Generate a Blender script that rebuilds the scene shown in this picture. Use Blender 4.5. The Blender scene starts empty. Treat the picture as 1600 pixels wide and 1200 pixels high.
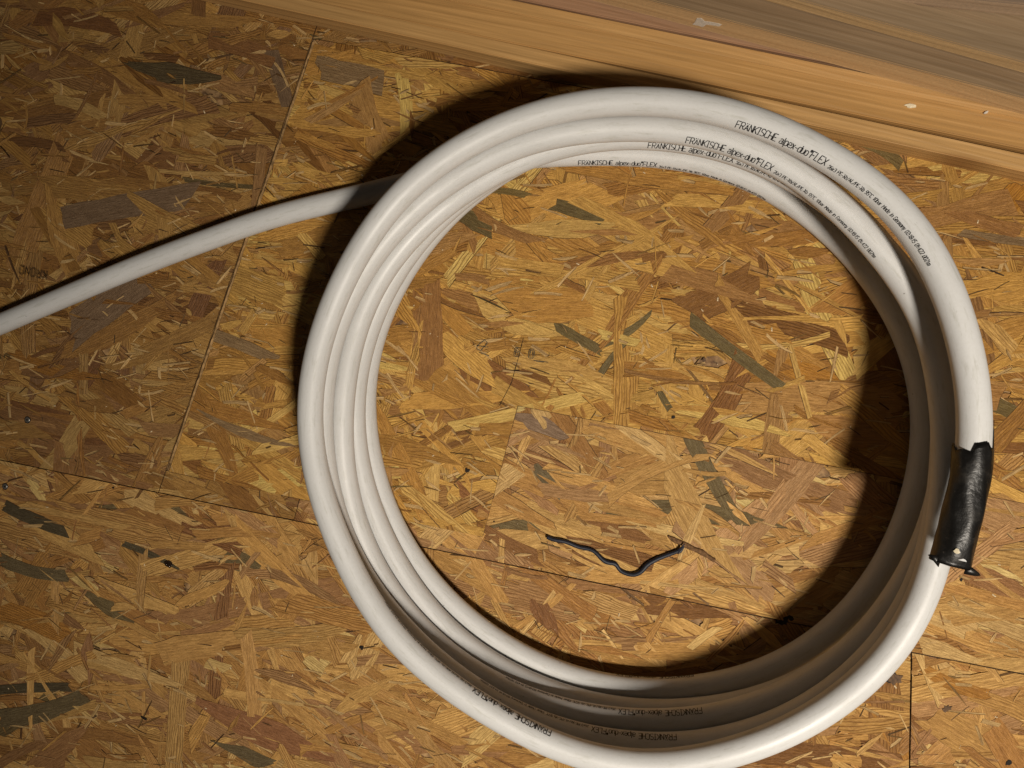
import bpy, bmesh, math, random
import numpy as np
from mathutils import Matrix, Vector

scene = bpy.context.scene
C = scene.collection

# ------------------------------------------------------------------ camera, light, exposure
F_PX, CAM_H = 1040.0, 0.777            # focal length in photo pixels (1600 wide), camera height in metres
RT = np.array([[0.9876541975392024, 0.0, -0.15664988376374359],
               [0.0037645346992069206, -0.9997112013386239, 0.023734830873294484],
               [-0.1566046434870079, -0.024031519262947693, -0.9873689643290504]])
R_WC = RT.T
cam_d = bpy.data.cameras.new('camera'); cam = bpy.data.objects.new('camera', cam_d); C.objects.link(cam)
m = Matrix.Identity(4)
for r_ in range(3):
    m[r_][0] = R_WC[r_][0]; m[r_][1] = -R_WC[r_][1]; m[r_][2] = -R_WC[r_][2]
m[2][3] = CAM_H
cam.matrix_world = m
cam_d.sensor_width = 36.0; cam_d.lens = 36.0*F_PX/1600.0
cam_d.clip_start = 0.02; cam_d.clip_end = 50.0
scene.camera = cam

world = bpy.data.worlds.new('World'); scene.world = world; world.use_nodes = True
bg = world.node_tree.nodes['Background']
bg.inputs[0].default_value = (0.62, 0.52, 0.42, 1); bg.inputs[1].default_value = 0.03

lamp_d = bpy.data.lights.new('work_lamp', 'SPOT'); lamp = bpy.data.objects.new('work_lamp', lamp_d)
lamp.location = (0.480, -0.562, 1.462); lamp_d.energy = 116.0; lamp_d.color = (1.0, 0.905, 0.78); lamp_d.shadow_soft_size = 0.09
lamp_d.spot_size = math.radians(86); lamp_d.spot_blend = 1.0
lamp.rotation_euler = (Vector((0.06, -0.16, 0.0))-lamp.location).to_track_quat('-Z', 'Y').to_euler()
C.objects.link(lamp)

vs = scene.view_settings
vs.view_transform = 'Standard'; vs.look = 'None'; vs.exposure = 0.0; vs.gamma = 1.0; vs.use_curve_mapping = False

# ------------------------------------------------------------------ helpers
def plan(px, py, z=0.0):
    """Survey of the place: a point seen in the photograph at height z -> metres."""
    w = R_WC @ np.array([(px-800)/F_PX, (py-600)/F_PX, 1.0])
    s = (z-CAM_H)/w[2]
    return np.array([w[0]*s, w[1]*s, z])
def plan2(px, py, z=0.0): return plan(px, py, z)[:2]

def link(o, parent=None):
    C.objects.link(o)
    if parent is not None: o.parent = parent
    return o
def mesh_obj(name, verts, faces, mat, parent=None, smooth=False):
    me = bpy.data.meshes.new(name); me.from_pydata([tuple(map(float, v)) for v in verts], [], [tuple(map(int, f)) for f in faces])
    if mat: me.materials.append(mat)
    if smooth: me.polygons.foreach_set('use_smooth', [True]*len(me.polygons))
    me.update()
    return link(bpy.data.objects.new(name, me), parent)
def empty(name, loc=(0, 0, 0)):
    o = bpy.data.objects.new(name, None); o.location = loc; o.empty_display_size = 0.02
    return link(o)
def tag(o, label=None, cat=None, group=None, kind=None):
    if label: o['label'] = label
    if cat: o['category'] = cat
    if group: o['group'] = group
    if kind: o['kind'] = kind
    return o

# ------------------------------------------------------------------ materials
class NT:
    def __init__(s, name):
        s.m = bpy.data.materials.new(name); s.m.use_nodes = True
        s.t = s.m.node_tree; s.n = s.t.nodes; s.b = s.n['Principled BSDF']
    def new(s, typ, **kw):
        n = s.n.new(typ)
        for k, v in kw.items(): setattr(n, k, v)
        return n
    def l(s, a, b): s.t.links.new(a, b)
    def put(s, sock, v):
        if hasattr(v, 'is_output'): s.l(v, sock)
        else: sock.default_value = v
    def math(s, op, a, b=0.0, c=None, clamp=False):
        n = s.new('ShaderNodeMath', operation=op, use_clamp=clamp)
        s.put(n.inputs[0], a); s.put(n.inputs[1], b)
        if c is not None: s.put(n.inputs[2], c)
        return n.outputs[0]
    def mapr(s, v, a, b, c, d):
        n = s.new('ShaderNodeMapRange'); s.put(n.inputs[0], v)
        for i, x in enumerate((a, b, c, d)): s.put(n.inputs[i+1], x)
        return n.outputs[0]
    def noise(s, vec, scale, detail=3.0, rough=0.55, dist=0.0):
        n = s.new('ShaderNodeTexNoise'); s.l(vec, n.inputs['Vector'])
        n.inputs['Scale'].default_value = scale; n.inputs['Detail'].default_value = detail
        n.inputs['Roughness'].default_value = rough; n.inputs['Distortion'].default_value = dist
        return n.outputs[0]
    def mapping(s, vec, scale=(1, 1, 1), loc=(0, 0, 0)):
        n = s.new('ShaderNodeMapping'); s.l(vec, n.inputs[0]); n.inputs['Scale'].default_value = scale; n.inputs['Location'].default_value = loc
        return n.outputs[0]
    def mix(s, fac, a, b, mode='MIX'):
        n = s.new('ShaderNodeMix', data_type='RGBA', blend_type=mode)
        s.put(n.inputs[0], fac)
        for i, v in ((6, a), (7, b)):
            if hasattr(v, 'is_output'): s.l(v, n.inputs[i])
            else: n.inputs[i].default_value = (*v, 1) if len(v) == 3 else v
        return n.outputs[2]
    def bump(s, h, strength, dist):
        n = s.new('ShaderNodeBump'); n.inputs['Strength'].default_value = strength; n.inputs['Distance'].default_value = dist
        s.l(h, n.inputs['Height']); s.l(n.outputs[0], s.b.inputs['Normal'])
    def col(s, v): s.put(s.b.inputs['Base Color'], v if hasattr(v, 'is_output') else (*v, 1))
    def rough(s, v): s.put(s.b.inputs['Roughness'], v)
    def spec(s, v): s.b.inputs['Specular IOR Level'].default_value = v

def mat_strand():
    t = NT('strand_wood')
    uv = t.new('ShaderNodeUVMap', uv_map='grain').outputs[0]
    tint = t.new('ShaderNodeAttribute', attribute_name='tint').outputs['Color']
    ring = t.new('ShaderNodeAttribute', attribute_name='ring').outputs['Fac']
    sep = t.new('ShaderNodeSeparateXYZ'); t.l(uv, sep.inputs[0]); u, v = sep.outputs[0], sep.outputs[1]
    fib = t.noise(t.mapping(uv, (0.9, 22, 1)), 1.0, 3.0, 0.6)
    fib2 = t.noise(t.mapping(uv, (0.35, 5.0, 1)), 1.0, 2.0, 0.5, 0.4)
    blot = t.noise(t.mapping(uv, (0.6, 1.1, 1)), 1.0, 3.0, 0.6)
    warp = t.noise(t.mapping(uv, (0.18, 0.6, 1)), 1.0, 1.5, 0.5)
    ph = t.math('ADD', t.math('MULTIPLY', v, 19.0), t.math('MULTIPLY', warp, 26.0))
    sn = t.math('SINE', ph)
    rm = t.mapr(sn, 0.25, 0.95, 0.0, 1.0)
    rm = t.math('MULTIPLY', t.math('MULTIPLY', rm, ring), t.mapr(fib2, 0.3, 0.65, 0.35, 1.0))
    c = t.mix(1.0, tint, t.mix(t.mapr(fib, 0.25, 0.75, 0, 1), (0.56, 0.50, 0.44), (1.26, 1.27, 1.27)), 'MULTIPLY')
    c = t.mix(1.0, c, t.mix(t.mapr(fib2, 0.3, 0.7, 0, 1), (0.76, 0.72, 0.67), (1.12, 1.13, 1.14)), 'MULTIPLY')
    c = t.mix(t.mapr(blot, 0.38, 0.7, 0.0, 0.5), c, t.mix(1.0, c, (0.66, 0.6, 0.55), 'MULTIPLY'))
    c = t.mix(rm, c, t.mix(1.0, c, (0.46, 0.36, 0.28), 'MULTIPLY'))
    dk = t.mapr(t.noise(t.mapping(uv, (1.1, 7.0, 1), (3, 8, 0)), 1.0, 2.0, 0.6), 0.66, 0.74, 0.0, 0.75)
    c = t.mix(dk, c, t.mix(1.0, c, (0.33, 0.25, 0.2), 'MULTIPLY'))
    t.col(c)
    t.rough(t.mapr(blot, 0.3, 0.7, 0.42, 0.68)); t.spec(0.38)
    t.bump(t.math('ADD', fib, t.math('MULTIPLY', rm, -0.6)), 1.0, 0.0014)
    return t.m

def mat_plain(name, col, rough=0.6, spec=0.4, var=0.25, scale=60.0, bump=0.0):
    t = NT(name); tc = t.new('ShaderNodeTexCoord').outputs['Object']
    n = t.noise(tc, scale, 4.0, 0.6)
    a = tuple(x*(1-var) for x in col); b = tuple(min(1, x*(1+var)) for x in col)
    t.col(t.mix(t.mapr(n, 0.3, 0.7, 0, 1), a, b)); t.rough(rough); t.spec(spec)
    if bump: t.bump(n, bump, 0.001)
    return t.m

def mat_panel_edge():
    t = NT('panel_edge'); tc = t.new('ShaderNodeTexCoord').outputs['Object']
    n = t.noise(t.mapping(tc, (90, 90, 500)), 1.0, 3.0, 0.6); n2 = t.noise(tc, 120.0, 3.0)
    c = t.mix(t.mapr(n, 0.35, 0.65, 0, 1), (0.07, 0.035, 0.014), (0.46, 0.28, 0.12))
    t.col(t.mix(t.mapr(n2, 0.4, 0.7, 0, 0.6), c, (0.2, 0.1, 0.04))); t.rough(0.8); t.bump(n, 0.6, 0.001)
    return t.m

def mat_pipe():
    t = NT('pipe_plastic'); tc = t.new('ShaderNodeTexCoord').outputs['Object']
    n = t.noise(tc, 9.0, 3.0, 0.55); g = t.noise(tc, 420.0, 2.0, 0.6)
    c = t.mix(t.mapr(n, 0.35, 0.7, 0, 1), (0.60, 0.603, 0.60), (0.535, 0.537, 0.533))
    uv = t.new('ShaderNodeUVMap', uv_map='grain').outputs[0]
    # scuffs and grey handling dirt that run along the pipe
    sc = t.noise(t.mapping(uv, (0.35, 2.4, 1)), 1.0, 5.0, 0.7)
    c = t.mix(t.mapr(sc, 0.53, 0.70, 0, 0.5), c, (0.36, 0.36, 0.31))
    sc2 = t.noise(t.mapping(uv, (1.6, 9.0, 1), (4, 7, 0)), 1.0, 4.0, 0.75)
    c = t.mix(t.mapr(sc2, 0.62, 0.72, 0, 0.6), c, (0.28, 0.275, 0.235))
    sp = t.new('ShaderNodeTexVoronoi'); sp.inputs['Scale'].default_value = 34.0; t.l(tc, sp.inputs['Vector'])
    c = t.mix(t.mapr(sp.outputs['Distance'], 0.012, 0.03, 0.8, 0.0), c, (0.1, 0.09, 0.08))
    c = t.mix(t.mapr(g, 0.35, 0.65, 0, 0.12), c, (0.45, 0.43, 0.40))
    t.col(c); t.rough(t.mapr(n, 0.3, 0.7, 0.38, 0.54)); t.spec(0.42)
    t.bump(t.math('ADD', g, t.math('MULTIPLY', sc, 1.2)), 0.12, 0.0004)
    return t.m

def mat_plank(name, base, dark, streak=1.0, rings=1.0, rough=0.6, seed=0.0, ringcol=0.55):
    """planed board: X runs along the board"""
    t = NT(name); tc = t.new('ShaderNodeTexCoord').outputs['Object']
    tc = t.mapping(tc, (1, 1, 1), (seed*3.1, seed*1.7, seed))
    lo = t.noise(t.mapping(tc, (1.6, 22, 22)), 1.0, 3.0, 0.55, 0.3)
    fi = t.noise(t.mapping(tc, (9, 300, 300)), 1.0, 3.0, 0.6)
    pat = t.noise(t.mapping(tc, (5, 9, 9)), 1.0, 3.0, 0.6)
    warp = t.noise(t.mapping(tc, (1.1, 9, 9)), 1.0, 2.0, 0.5)
    sp = t.new('ShaderNodeSeparateXYZ'); t.l(tc, sp.inputs[0])
    ph = t.math('ADD', t.math('MULTIPLY', t.math('ADD', sp.outputs[1], sp.outputs[2]), 620.0), t.math('MULTIPLY', warp, 46.0))
    rg = t.mapr(t.math('SINE', ph), 0.2, 1.0, 0.0, 1.0)
    c = t.mix(t.mapr(lo, 0.34, 0.68, 0, 1.0*streak), base, dark)
    c = t.mix(t.math('MULTIPLY', rg, t.mapr(pat, 0.4, 0.7, 0.05*rings, 0.55*rings)), c, t.mix(1.0, c, (ringcol, ringcol*0.85, ringcol*0.7), 'MULTIPLY'))
    c = t.mix(1.0, c, t.mix(t.mapr(fi, 0.25, 0.75, 0, 1), (0.78, 0.76, 0.73), (1.16, 1.16, 1.16)), 'MULTIPLY')
    kn = t.new('ShaderNodeTexVoronoi'); t.l(t.mapping(tc, (2.6, 11, 0.01)), kn.inputs['Vector']); kn.inputs['Scale'].default_value = 1.0
    c = t.mix(t.mapr(kn.outputs['Distance'], 0.05, 0.11, 0.7, 0.0), c, t.mix(1.0, c, (0.42, 0.32, 0.25), 'MULTIPLY'))
    grit = t.noise(tc, 700.0, 2.0, 0.7)
    c = t.mix(t.mapr(grit, 0.62, 0.72, 0, 0.25), c, (0.2, 0.13, 0.07))
    t.col(c); t.rough(t.mapr(pat, 0.3, 0.7, rough-0.1, rough+0.1)); t.spec(0.35); t.bump(t.math('ADD', fi, rg), 0.4, 0.0006)
    return t.m

def mat_tape():
    t = NT('black_tape'); tc = t.new('ShaderNodeTexCoord').outputs['Object']
    n = t.noise(tc, 55.0, 4.0, 0.65); n2 = t.noise(tc, 260.0, 3.0, 0.7)
    c = t.mix(t.mapr(n, 0.56, 0.76, 0, 0.55), (0.006, 0.0055, 0.005), (0.05, 0.044, 0.036))
    c = t.mix(t.mapr(n2, 0.66, 0.76, 0, 0.5), c, (0.11, 0.097, 0.08))
    t.col(c); t.rough(t.mapr(n, 0.3, 0.7, 0.3, 0.5)); t.spec(0.5); t.bump(t.math('ADD', n, t.math('MULTIPLY', n2, 0.3)), 0.5, 0.0018)
    return t.m

M_STRAND = mat_strand(); M_EDGE = mat_panel_edge(); M_PIPE = mat_pipe(); M_TAPE = mat_tape()
M_RESIN_SHADE = mat_plain('resin_crevice_shade', (0.05, 0.025, 0.010), 0.75, 0.2, 0.4, 300)  # crevice shade and resin lines between strands, put in as colour
M_INK = mat_plain('black_ink', (0.012, 0.012, 0.014), 0.6, 0.3, 0.3, 900)
M_PRINT = mat_plain('faded_brown_print', (0.05, 0.028, 0.012), 0.8, 0.2, 0.45, 700)
M_PENCIL = mat_plain('grey_pencil', (0.09, 0.072, 0.045), 0.8, 0.2, 0.5, 900)
M_SUB = mat_plain('subfloor', (0.05, 0.03, 0.016), 0.9, 0.1, 0.4, 40)

# ------------------------------------------------------------------ strand-board floor
rng = np.random.default_rng(7); random.seed(7)
DB = -0.003                                            # the middle board stands this much proud (negative = higher)
def hp(a, b, inside, inset):
    """half-plane through two surveyed points, inward normal towards `inside`, moved in by inset"""
    p, q, c = plan2(*a), plan2(*b), plan2(*inside)
    d = (q-p)/np.linalg.norm(q-p); n = np.array([-d[1], d[0]])
    if np.dot(c-p, n) < 0: n = -n
    return (p+n*inset, n)
V1 = ((490, 62), (264, 728)); BT = ((492, 62), (922, 140)); BB = ((269, 737), (755, 838))
V2 = ((838, 528), (755, 838)); H2 = ((798, 632), (1410, 750)); H1 = ((0, 718), (1250, 975))
TK = ((467, 787), (460, 813)); V3 = ((1423, 1018), (1420, 1200)); H1E = ((1423, 1018), (1598, 1052))
BOX = [plan2(-620, -360), plan2(2250, -360), plan2(2250, 1780), plan2(-620, 1780)]
G = 0.0007
PANELS = {
 'A': (0.0, [[hp(*V1, (100, 300), 0.0014), hp(*H1, (100, 300), G)],
             [hp(*V1, (900, 60), 0.0), hp(*BT, (900, 60), 0.0006)],
             [hp(*V1, (400, 780), 0.0), hp(*BB, (400, 790), 0.0), hp(*TK, (300, 760), 0.0007), hp(*H1, (100, 300), G)]]),
 'B': (-DB, [[hp(*V1, (600, 500), 0.0020), hp(*BT, (600, 500), 0.0012), hp(*V2, (600, 500), 0.0), hp(*BB, (600, 500), 0.0008)],
             [hp(*V2, (1000, 500), 0.0), hp(*BT, (1000, 500), 0.0012), hp(*H2, (1000, 500), 0.0008)]]),
 'C': (0.0, [[hp(*V2, (1000, 800), 0.0), hp(*H2, (1000, 800), 0.0), hp(*H1, (1000, 800), G), hp(*V3, (1000, 800), 0.0)],
             [hp(*V3, (1550, 900), 0.0), hp(*H2, (1550, 900), 0.0), hp(*H1E, (1550, 900), G)],
             [hp(*TK, (600, 830), 0.0007), hp(*BB, (600, 835), 0.0), hp(*H1, (600, 835), G), hp(*V2, (600, 830), 0.0)]]),
 'D': (0.0, [[hp(*H1, (500, 1100), G), hp(*V3, (500, 1100), 0.0009)]]),
 'E': (0.0, [[hp(*H1E, (1500, 1150), G), hp(*V3, (1500, 1150), 0.0009)]]),
}
PLABEL = {
 'A': 'brown strand board at upper left, left of the slanting dark groove',
 'B': 'golden strand board standing slightly proud in the middle, under most of the pipe coil',
 'C': 'pale strand board inside the lower half of the coil, under the black cable scrap',
 'D': 'strand board across the bottom left, below the long thin joint',
 'E': 'strand board in the bottom right corner, right of the upright black joint',
}
PMUL = {'A': (0.76, 0.68, 0.54), 'B': (1.06, 0.965, 0.66), 'C': (1.10, 1.04, 0.96), 'D': (1.04, 0.96, 0.84), 'E': (1.06, 0.98, 0.88)}

def clip(poly, planes):
    for p, n in planes:
        if not poly: return poly
        out = []; ds = [(x-p[0])*n[0]+(y-p[1])*n[1] for x, y in poly]
        for i in range(len(poly)):
            j = (i+1) % len(poly); a, b = ds[i], ds[j]
            if a >= 0: out.append(poly[i])
            if (a >= 0) != (b >= 0):
                k = a/(a-b); out.append((poly[i][0]+k*(poly[j][0]-poly[i][0]), poly[i][1]+k*(poly[j][1]-poly[i][1])))
        poly = out
    return poly
def area(poly):
    return 0.5*abs(sum(poly[i][0]*poly[(i+1) % len(poly)][1]-poly[(i+1) % len(poly)][0]*poly[i][1] for i in range(len(poly))))

TONES = [  # base colour, weight
 ((0.68, 0.445, 0.165), 26), ((0.60, 0.370, 0.128), 26), ((0.52, 0.302, 0.100), 22), ((0.42, 0.228, 0.074), 15),
 ((0.41, 0.235, 0.105), 11), ((0.49, 0.300, 0.140), 11), ((0.30, 0.155, 0.057), 4.5), ((0.21, 0.165, 0.08), 1.2), ((0.75, 0.53, 0.23), 14)]
TW = np.array([w for _, w in TONES]); TW = TW/TW.sum()
NAMED = {'s': (0.60, 0.37, 0.135), 'l': (0.70, 0.47, 0.20), 'o': (0.50, 0.26, 0.062), 'm': (0.42, 0.24, 0.11), 'p': (0.30, 0.215, 0.150),
         'b': (0.29, 0.145, 0.058), 'r': (0.33, 0.165, 0.078), 'g': (0.175, 0.142, 0.078), 'k': (0.105, 0.088, 0.05), 't': (0.37, 0.20, 0.085)}

def outline(L, w):
    """irregular strand in its own frame: u along the grain, v across"""
    k = rng.random(); e0, e1 = (1.0, 1.0)
    if k < 0.18: e0, e1 = rng.uniform(0.1, 0.4), rng.uniform(0.1, 0.5)
    elif k < 0.45: e0, e1 = rng.uniform(0.7, 1.0), rng.uniform(0.2, 0.6)
    else: e0, e1 = rng.uniform(0.85, 1.1), rng.uniform(0.85, 1.1)
    n = 2+int(min(4, L/0.022)); us = np.linspace(0, 1, n+2)
    prof = [e0+(1-e0)*min(1, 2.2*x) if x < .5 else e1+(1-e1)*min(1, 2.2*(1-x)) for x in us]
    sh0, sh1 = rng.normal(0, 0.38, 2)*w; bend = rng.normal(0, 0.035 if w > 0.003 else 0.012)*L
    pts = []
    def pt(u, v): pts.append((u, v + bend*4*((u/L)-.5)**2))
    for x, pr in zip(us, prof):
        v = 0.5*w*pr*(1+rng.normal(0, 0.05)); pt(x*L+(sh0*(1-x)+sh1*x), v)
    nj = int(rng.integers(1, 4)) if w > 0.004 else 0
    for q in range(nj):
        f_ = 1-2*(q+1)/(nj+1); pt(L+sh1*f_+rng.normal(0, 0.13)*w, 0.5*w*prof[-1]*f_)
    for x, pr in zip(us[::-1], prof[::-1]):
        v = -0.5*w*pr*(1+rng.normal(0, 0.05)); pt(x*L-(sh0*(1-x)+sh1*x), v)
    for q in range(nj):
        f_ = -1+2*(q+1)/(nj+1); pt(sh0*f_+rng.normal(0, 0.13)*w, 0.5*w*prof[0]*f_)
    return pts

def make_strand(cx, cy, ang, L, w, order, tint, ring, planes_list, z0, shape=None):
    loc = shape or outline(L, w); ca, sa = math.cos(ang), math.sin(ang)
    wp = [(cx+(u-L/2)*ca-v*sa, cy+(u-L/2)*sa+v*ca) for u, v in loc]
    r = 0.6*L+w; res = []
    for planes in planes_list:
        if any((cx-p[0])*n[0]+(cy-p[1])*n[1] < -r for p, n in planes): continue
        q = clip(wp, planes)
        if len(q) >= 3 and area(q) > 2e-7: res.append(q)
    if not res: return None
    return dict(polys=res, cx=cx, cy=cy, ang=ang, L=L, w=w, z=z0+0.0002+0.0022*order, order=order, tint=tint, ring=ring,
                off=(rng.uniform(0, 400), rng.uniform(0, 400)), tu=rng.normal(0, 0.0010), tv=rng.normal(0, 0.012), lo=rng.uniform(0, 2*math.pi), ld=abs(rng.normal(0.00036, 0.00024)))

def build_strands(name, strands, parent):
    V, F, MI, TI, RI, UV = [], [], [], [], [], []
    for s in strands:
        ca, sa = math.cos(s['ang']), math.sin(s['ang'])
        for q in s['polys']:
            a2 = sum(q[i][0]*q[(i+1) % len(q)][1]-q[(i+1) % len(q)][0]*q[i][1] for i in range(len(q)))
            if a2 < 0: q = q[::-1]
            n = len(q); b = len(V); loc = []
            for x, y in q:
                dx, dy = x-s['cx'], y-s['cy']; u = dx*ca+dy*sa; v = -dx*sa+dy*ca
                loc.append((u*100+s['off'][0], v*100+s['off'][1]))
                V.append((x, y, s['z']+max(-0.0004, min(0.0004, s['tu']*u+s['tv']*v))))
            for i in range(n): V.append((V[b+i][0], V[b+i][1], V[b+i][2]-0.0007))
            F.append(tuple(range(b, b+n))); MI.append(0); UV += loc
            for i in range(n):
                j = (i+1) % n; F.append((b+i, b+n+i, b+n+j, b+j)); MI.append(0); UV += [loc[i], loc[i], loc[j], loc[j]]
            nf = n+1
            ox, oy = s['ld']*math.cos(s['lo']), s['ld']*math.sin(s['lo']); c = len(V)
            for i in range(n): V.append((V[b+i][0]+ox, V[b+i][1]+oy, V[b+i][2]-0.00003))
            F.append(tuple(range(c, c+n))); MI.append(1); UV += loc; nf += 1  # dark copy, shifted sideways, paints crevice shade along the strand's edge
            TI += [s['tint']]*nf; RI += [s['ring']]*nf
    me = bpy.data.meshes.new(name); me.from_pydata(V, [], F)
    me.materials.append(M_STRAND); me.materials.append(M_RESIN_SHADE)
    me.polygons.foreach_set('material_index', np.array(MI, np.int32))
    uvl = me.uv_layers.new(name='grain'); uvl.data.foreach_set('uv', np.array(UV, np.float32).ravel())
    at = me.attributes.new('tint', 'FLOAT_COLOR', 'FACE'); at.data.foreach_set('color', np.array([(*t, 1) for t in TI], np.float32).ravel())
    at = me.attributes.new('ring', 'FLOAT', 'FACE'); at.data.foreach_set('value', np.array(RI, np.float32))
    me.update()
    return link(bpy.data.objects.new(name, me), parent)

# strands that can be recognised in the photograph: x1, y1, x2, y2, width (all photo pixels), tone, latewood lines
HAND = [
 (200,105,340,128,30,'g',.5),(424,80,452,168,22,'p',.2),(706,322,770,360,31,'g',.2),(864,318,946,343,22,'g',.2),(866,508,938,548,16,'g',.1),(928,550,1022,496,14,'g',.1),
 (936,584,980,528,9,'g',.1),(1078,500,1218,604,19,'g',.1),(836,730,882,774,20,'g',.2),(1030,612,1046,640,10,'g',0),(796,640,884,682,30,'p',.2),(112,520,225,438,46,'p',.1),
 (8,792,104,832,17,'k',.1),(0,878,104,905,17,'g',.2),(4,1128,138,1096,26,'g',.3),(-30,1078,112,1070,13,'k',.2),(352,1172,432,1192,28,'g',.3),(195,846,282,886,10,'k',0),
 (667,440,668,586,48,'t',.1),(722,560,826,626,46,'b',.1),(588,634,778,652,42,'m',.2),(716,770,762,800,25,'r',.1),(-20,660,440,770,56,'m',.25),(-10,640,210,690,40,'b',.2),
 (306,1096,524,1192,48,'r',.1),(238,996,560,930,62,'m',.15),(250,1018,384,998,36,'s',0),(388,990,402,1118,22,'s',.3),(-20,1048,225,1040,30,'m',.1),
 (616,532,764,612,25,'s',.2),(628,602,764,530,13,'s',.3),(884,462,1082,492,22,'l',.2),(800,556,962,590,22,'l',.3),(962,570,1130,584,22,'l',.3),(1102,682,1168,570,34,'b',.6),
 (1540,502,1588,558,26,'l',.6),(1600,286,1544,352,44,'o',.5),(1362,1086,1416,1188,28,'o',.1),(1424,1162,1532,1108,24,'m',.1),(1466,1004,1566,984,28,'m',.1),
 (566,1140,724,1108,40,'s',.4),(632,1152,800,1162,40,'m',.2),(300,770,420,810,24,'m',.3),(100,800,300,850,46,'s',1),(0,820,110,850,40,'s',1),(560,700,662,722,34,'s',1),
 (0,945,110,990,30,'o',.8),(140,990,140,1060,26,'t',.3),(350,820,372,868,24,'b',.5),(288,812,380,850,34,'b',.9),(300,940,420,830,26,'l',.8),(110,905,240,980,30,'t',.4),
 (128,1160,60,1200,50,'m',.2),(1000,770,1140,800,28,'l',.4),(850,690,985,745,24,'s',.7),(800,700,960,770,22,'t',.7),(980,645,1060,700,40,'m',.1),(1180,470,1300,500,30,'t',.2),
 (1120,440,1190,560,18,'s',.4),(1040,420,1190,465,34,'m',.2),(1050,640,1180,650,20,'s',.2),(1160,690,1290,715,18,'l',.3),(1200,560,1330,610,34,'o',.2),(1060,840,1200,868,24,'l',.1),
 (840,820,960,850,28,'s',.2),(880,900,980,930,30,'m',.1),(720,880,820,900,26,'m',.2),(840,940,860,985,36,'b',.1),(910,930,990,960,30,'l',1),(700,330,760,520,16,'s',.2),
 (830,320,980,420,15,'s',.2),(850,420,1010,395,20,'t',.5),(540,420,480,470,18,'o',.3),(300,500,340,410,28,'b',.5),(120,620,160,560,22,'b',.3),(100,340,300,305,34,'p',.1),
 (140,200,300,260,50,'t',.1),(0,150,95,90,30,'m',.1),(500,105,600,130,34,'p',.4),(20,560,160,600,20,'o',.5),(330,520,430,560,18,'p',.1),(290,590,470,560,18,'s',.3),
 (310,650,460,705,14,'p',.1),(120,600,130,740,11,'o',.8),(78,740,88,780,12,'b',.8),(165,760,125,815,6,'s',.1),(760,640,720,720,9,'s',.1),(1300,650,1400,690,30,'b',.2),
 (1490,880,1600,930,36,'t',.4),(1500,820,1600,880,24,'s',.3),(1510,980,1600,1040,18,'b',.5),(1480,1060,1600,1130,20,'t',.5),(1530,1100,1560,1190,26,'s',.3),(1440,1050,1540,1090,22,'o',.4),
 (1560,650,1640,620,24,'t',.3),(1550,700,1660,700,20,'b',.3),(1480,330,1590,365,22,'t',.2),(1500,365,1600,380,14,'p',.2),(1420,330,1500,270,22,'b',.3),(60,20,190,40,26,'b',.2),
 (200,40,290,10,14,'m',.2),(330,60,430,90,26,'t',.3),(610,95,760,110,16,'t',.2),(360,330,450,300,16,'m',.2),(270,310,330,300,10,'l',.1),(640,1110,560,1060,20,'s',.5),
]
GRID = 0.002
gx0, gx1 = BOX[3][0]*1.02, BOX[1][0]*1.02; gy0, gy1 = BOX[2][1]*1.02, BOX[0][1]*1.02
gx0 = min(p[0] for p in BOX); gx1 = max(p[0] for p in BOX); gy0 = min(p[1] for p in BOX); gy1 = max(p[1] for p in BOX)
nxg, nyg = int((gx1-gx0)/GRID)+1, int((gy1-gy0)/GRID)+1

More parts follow.
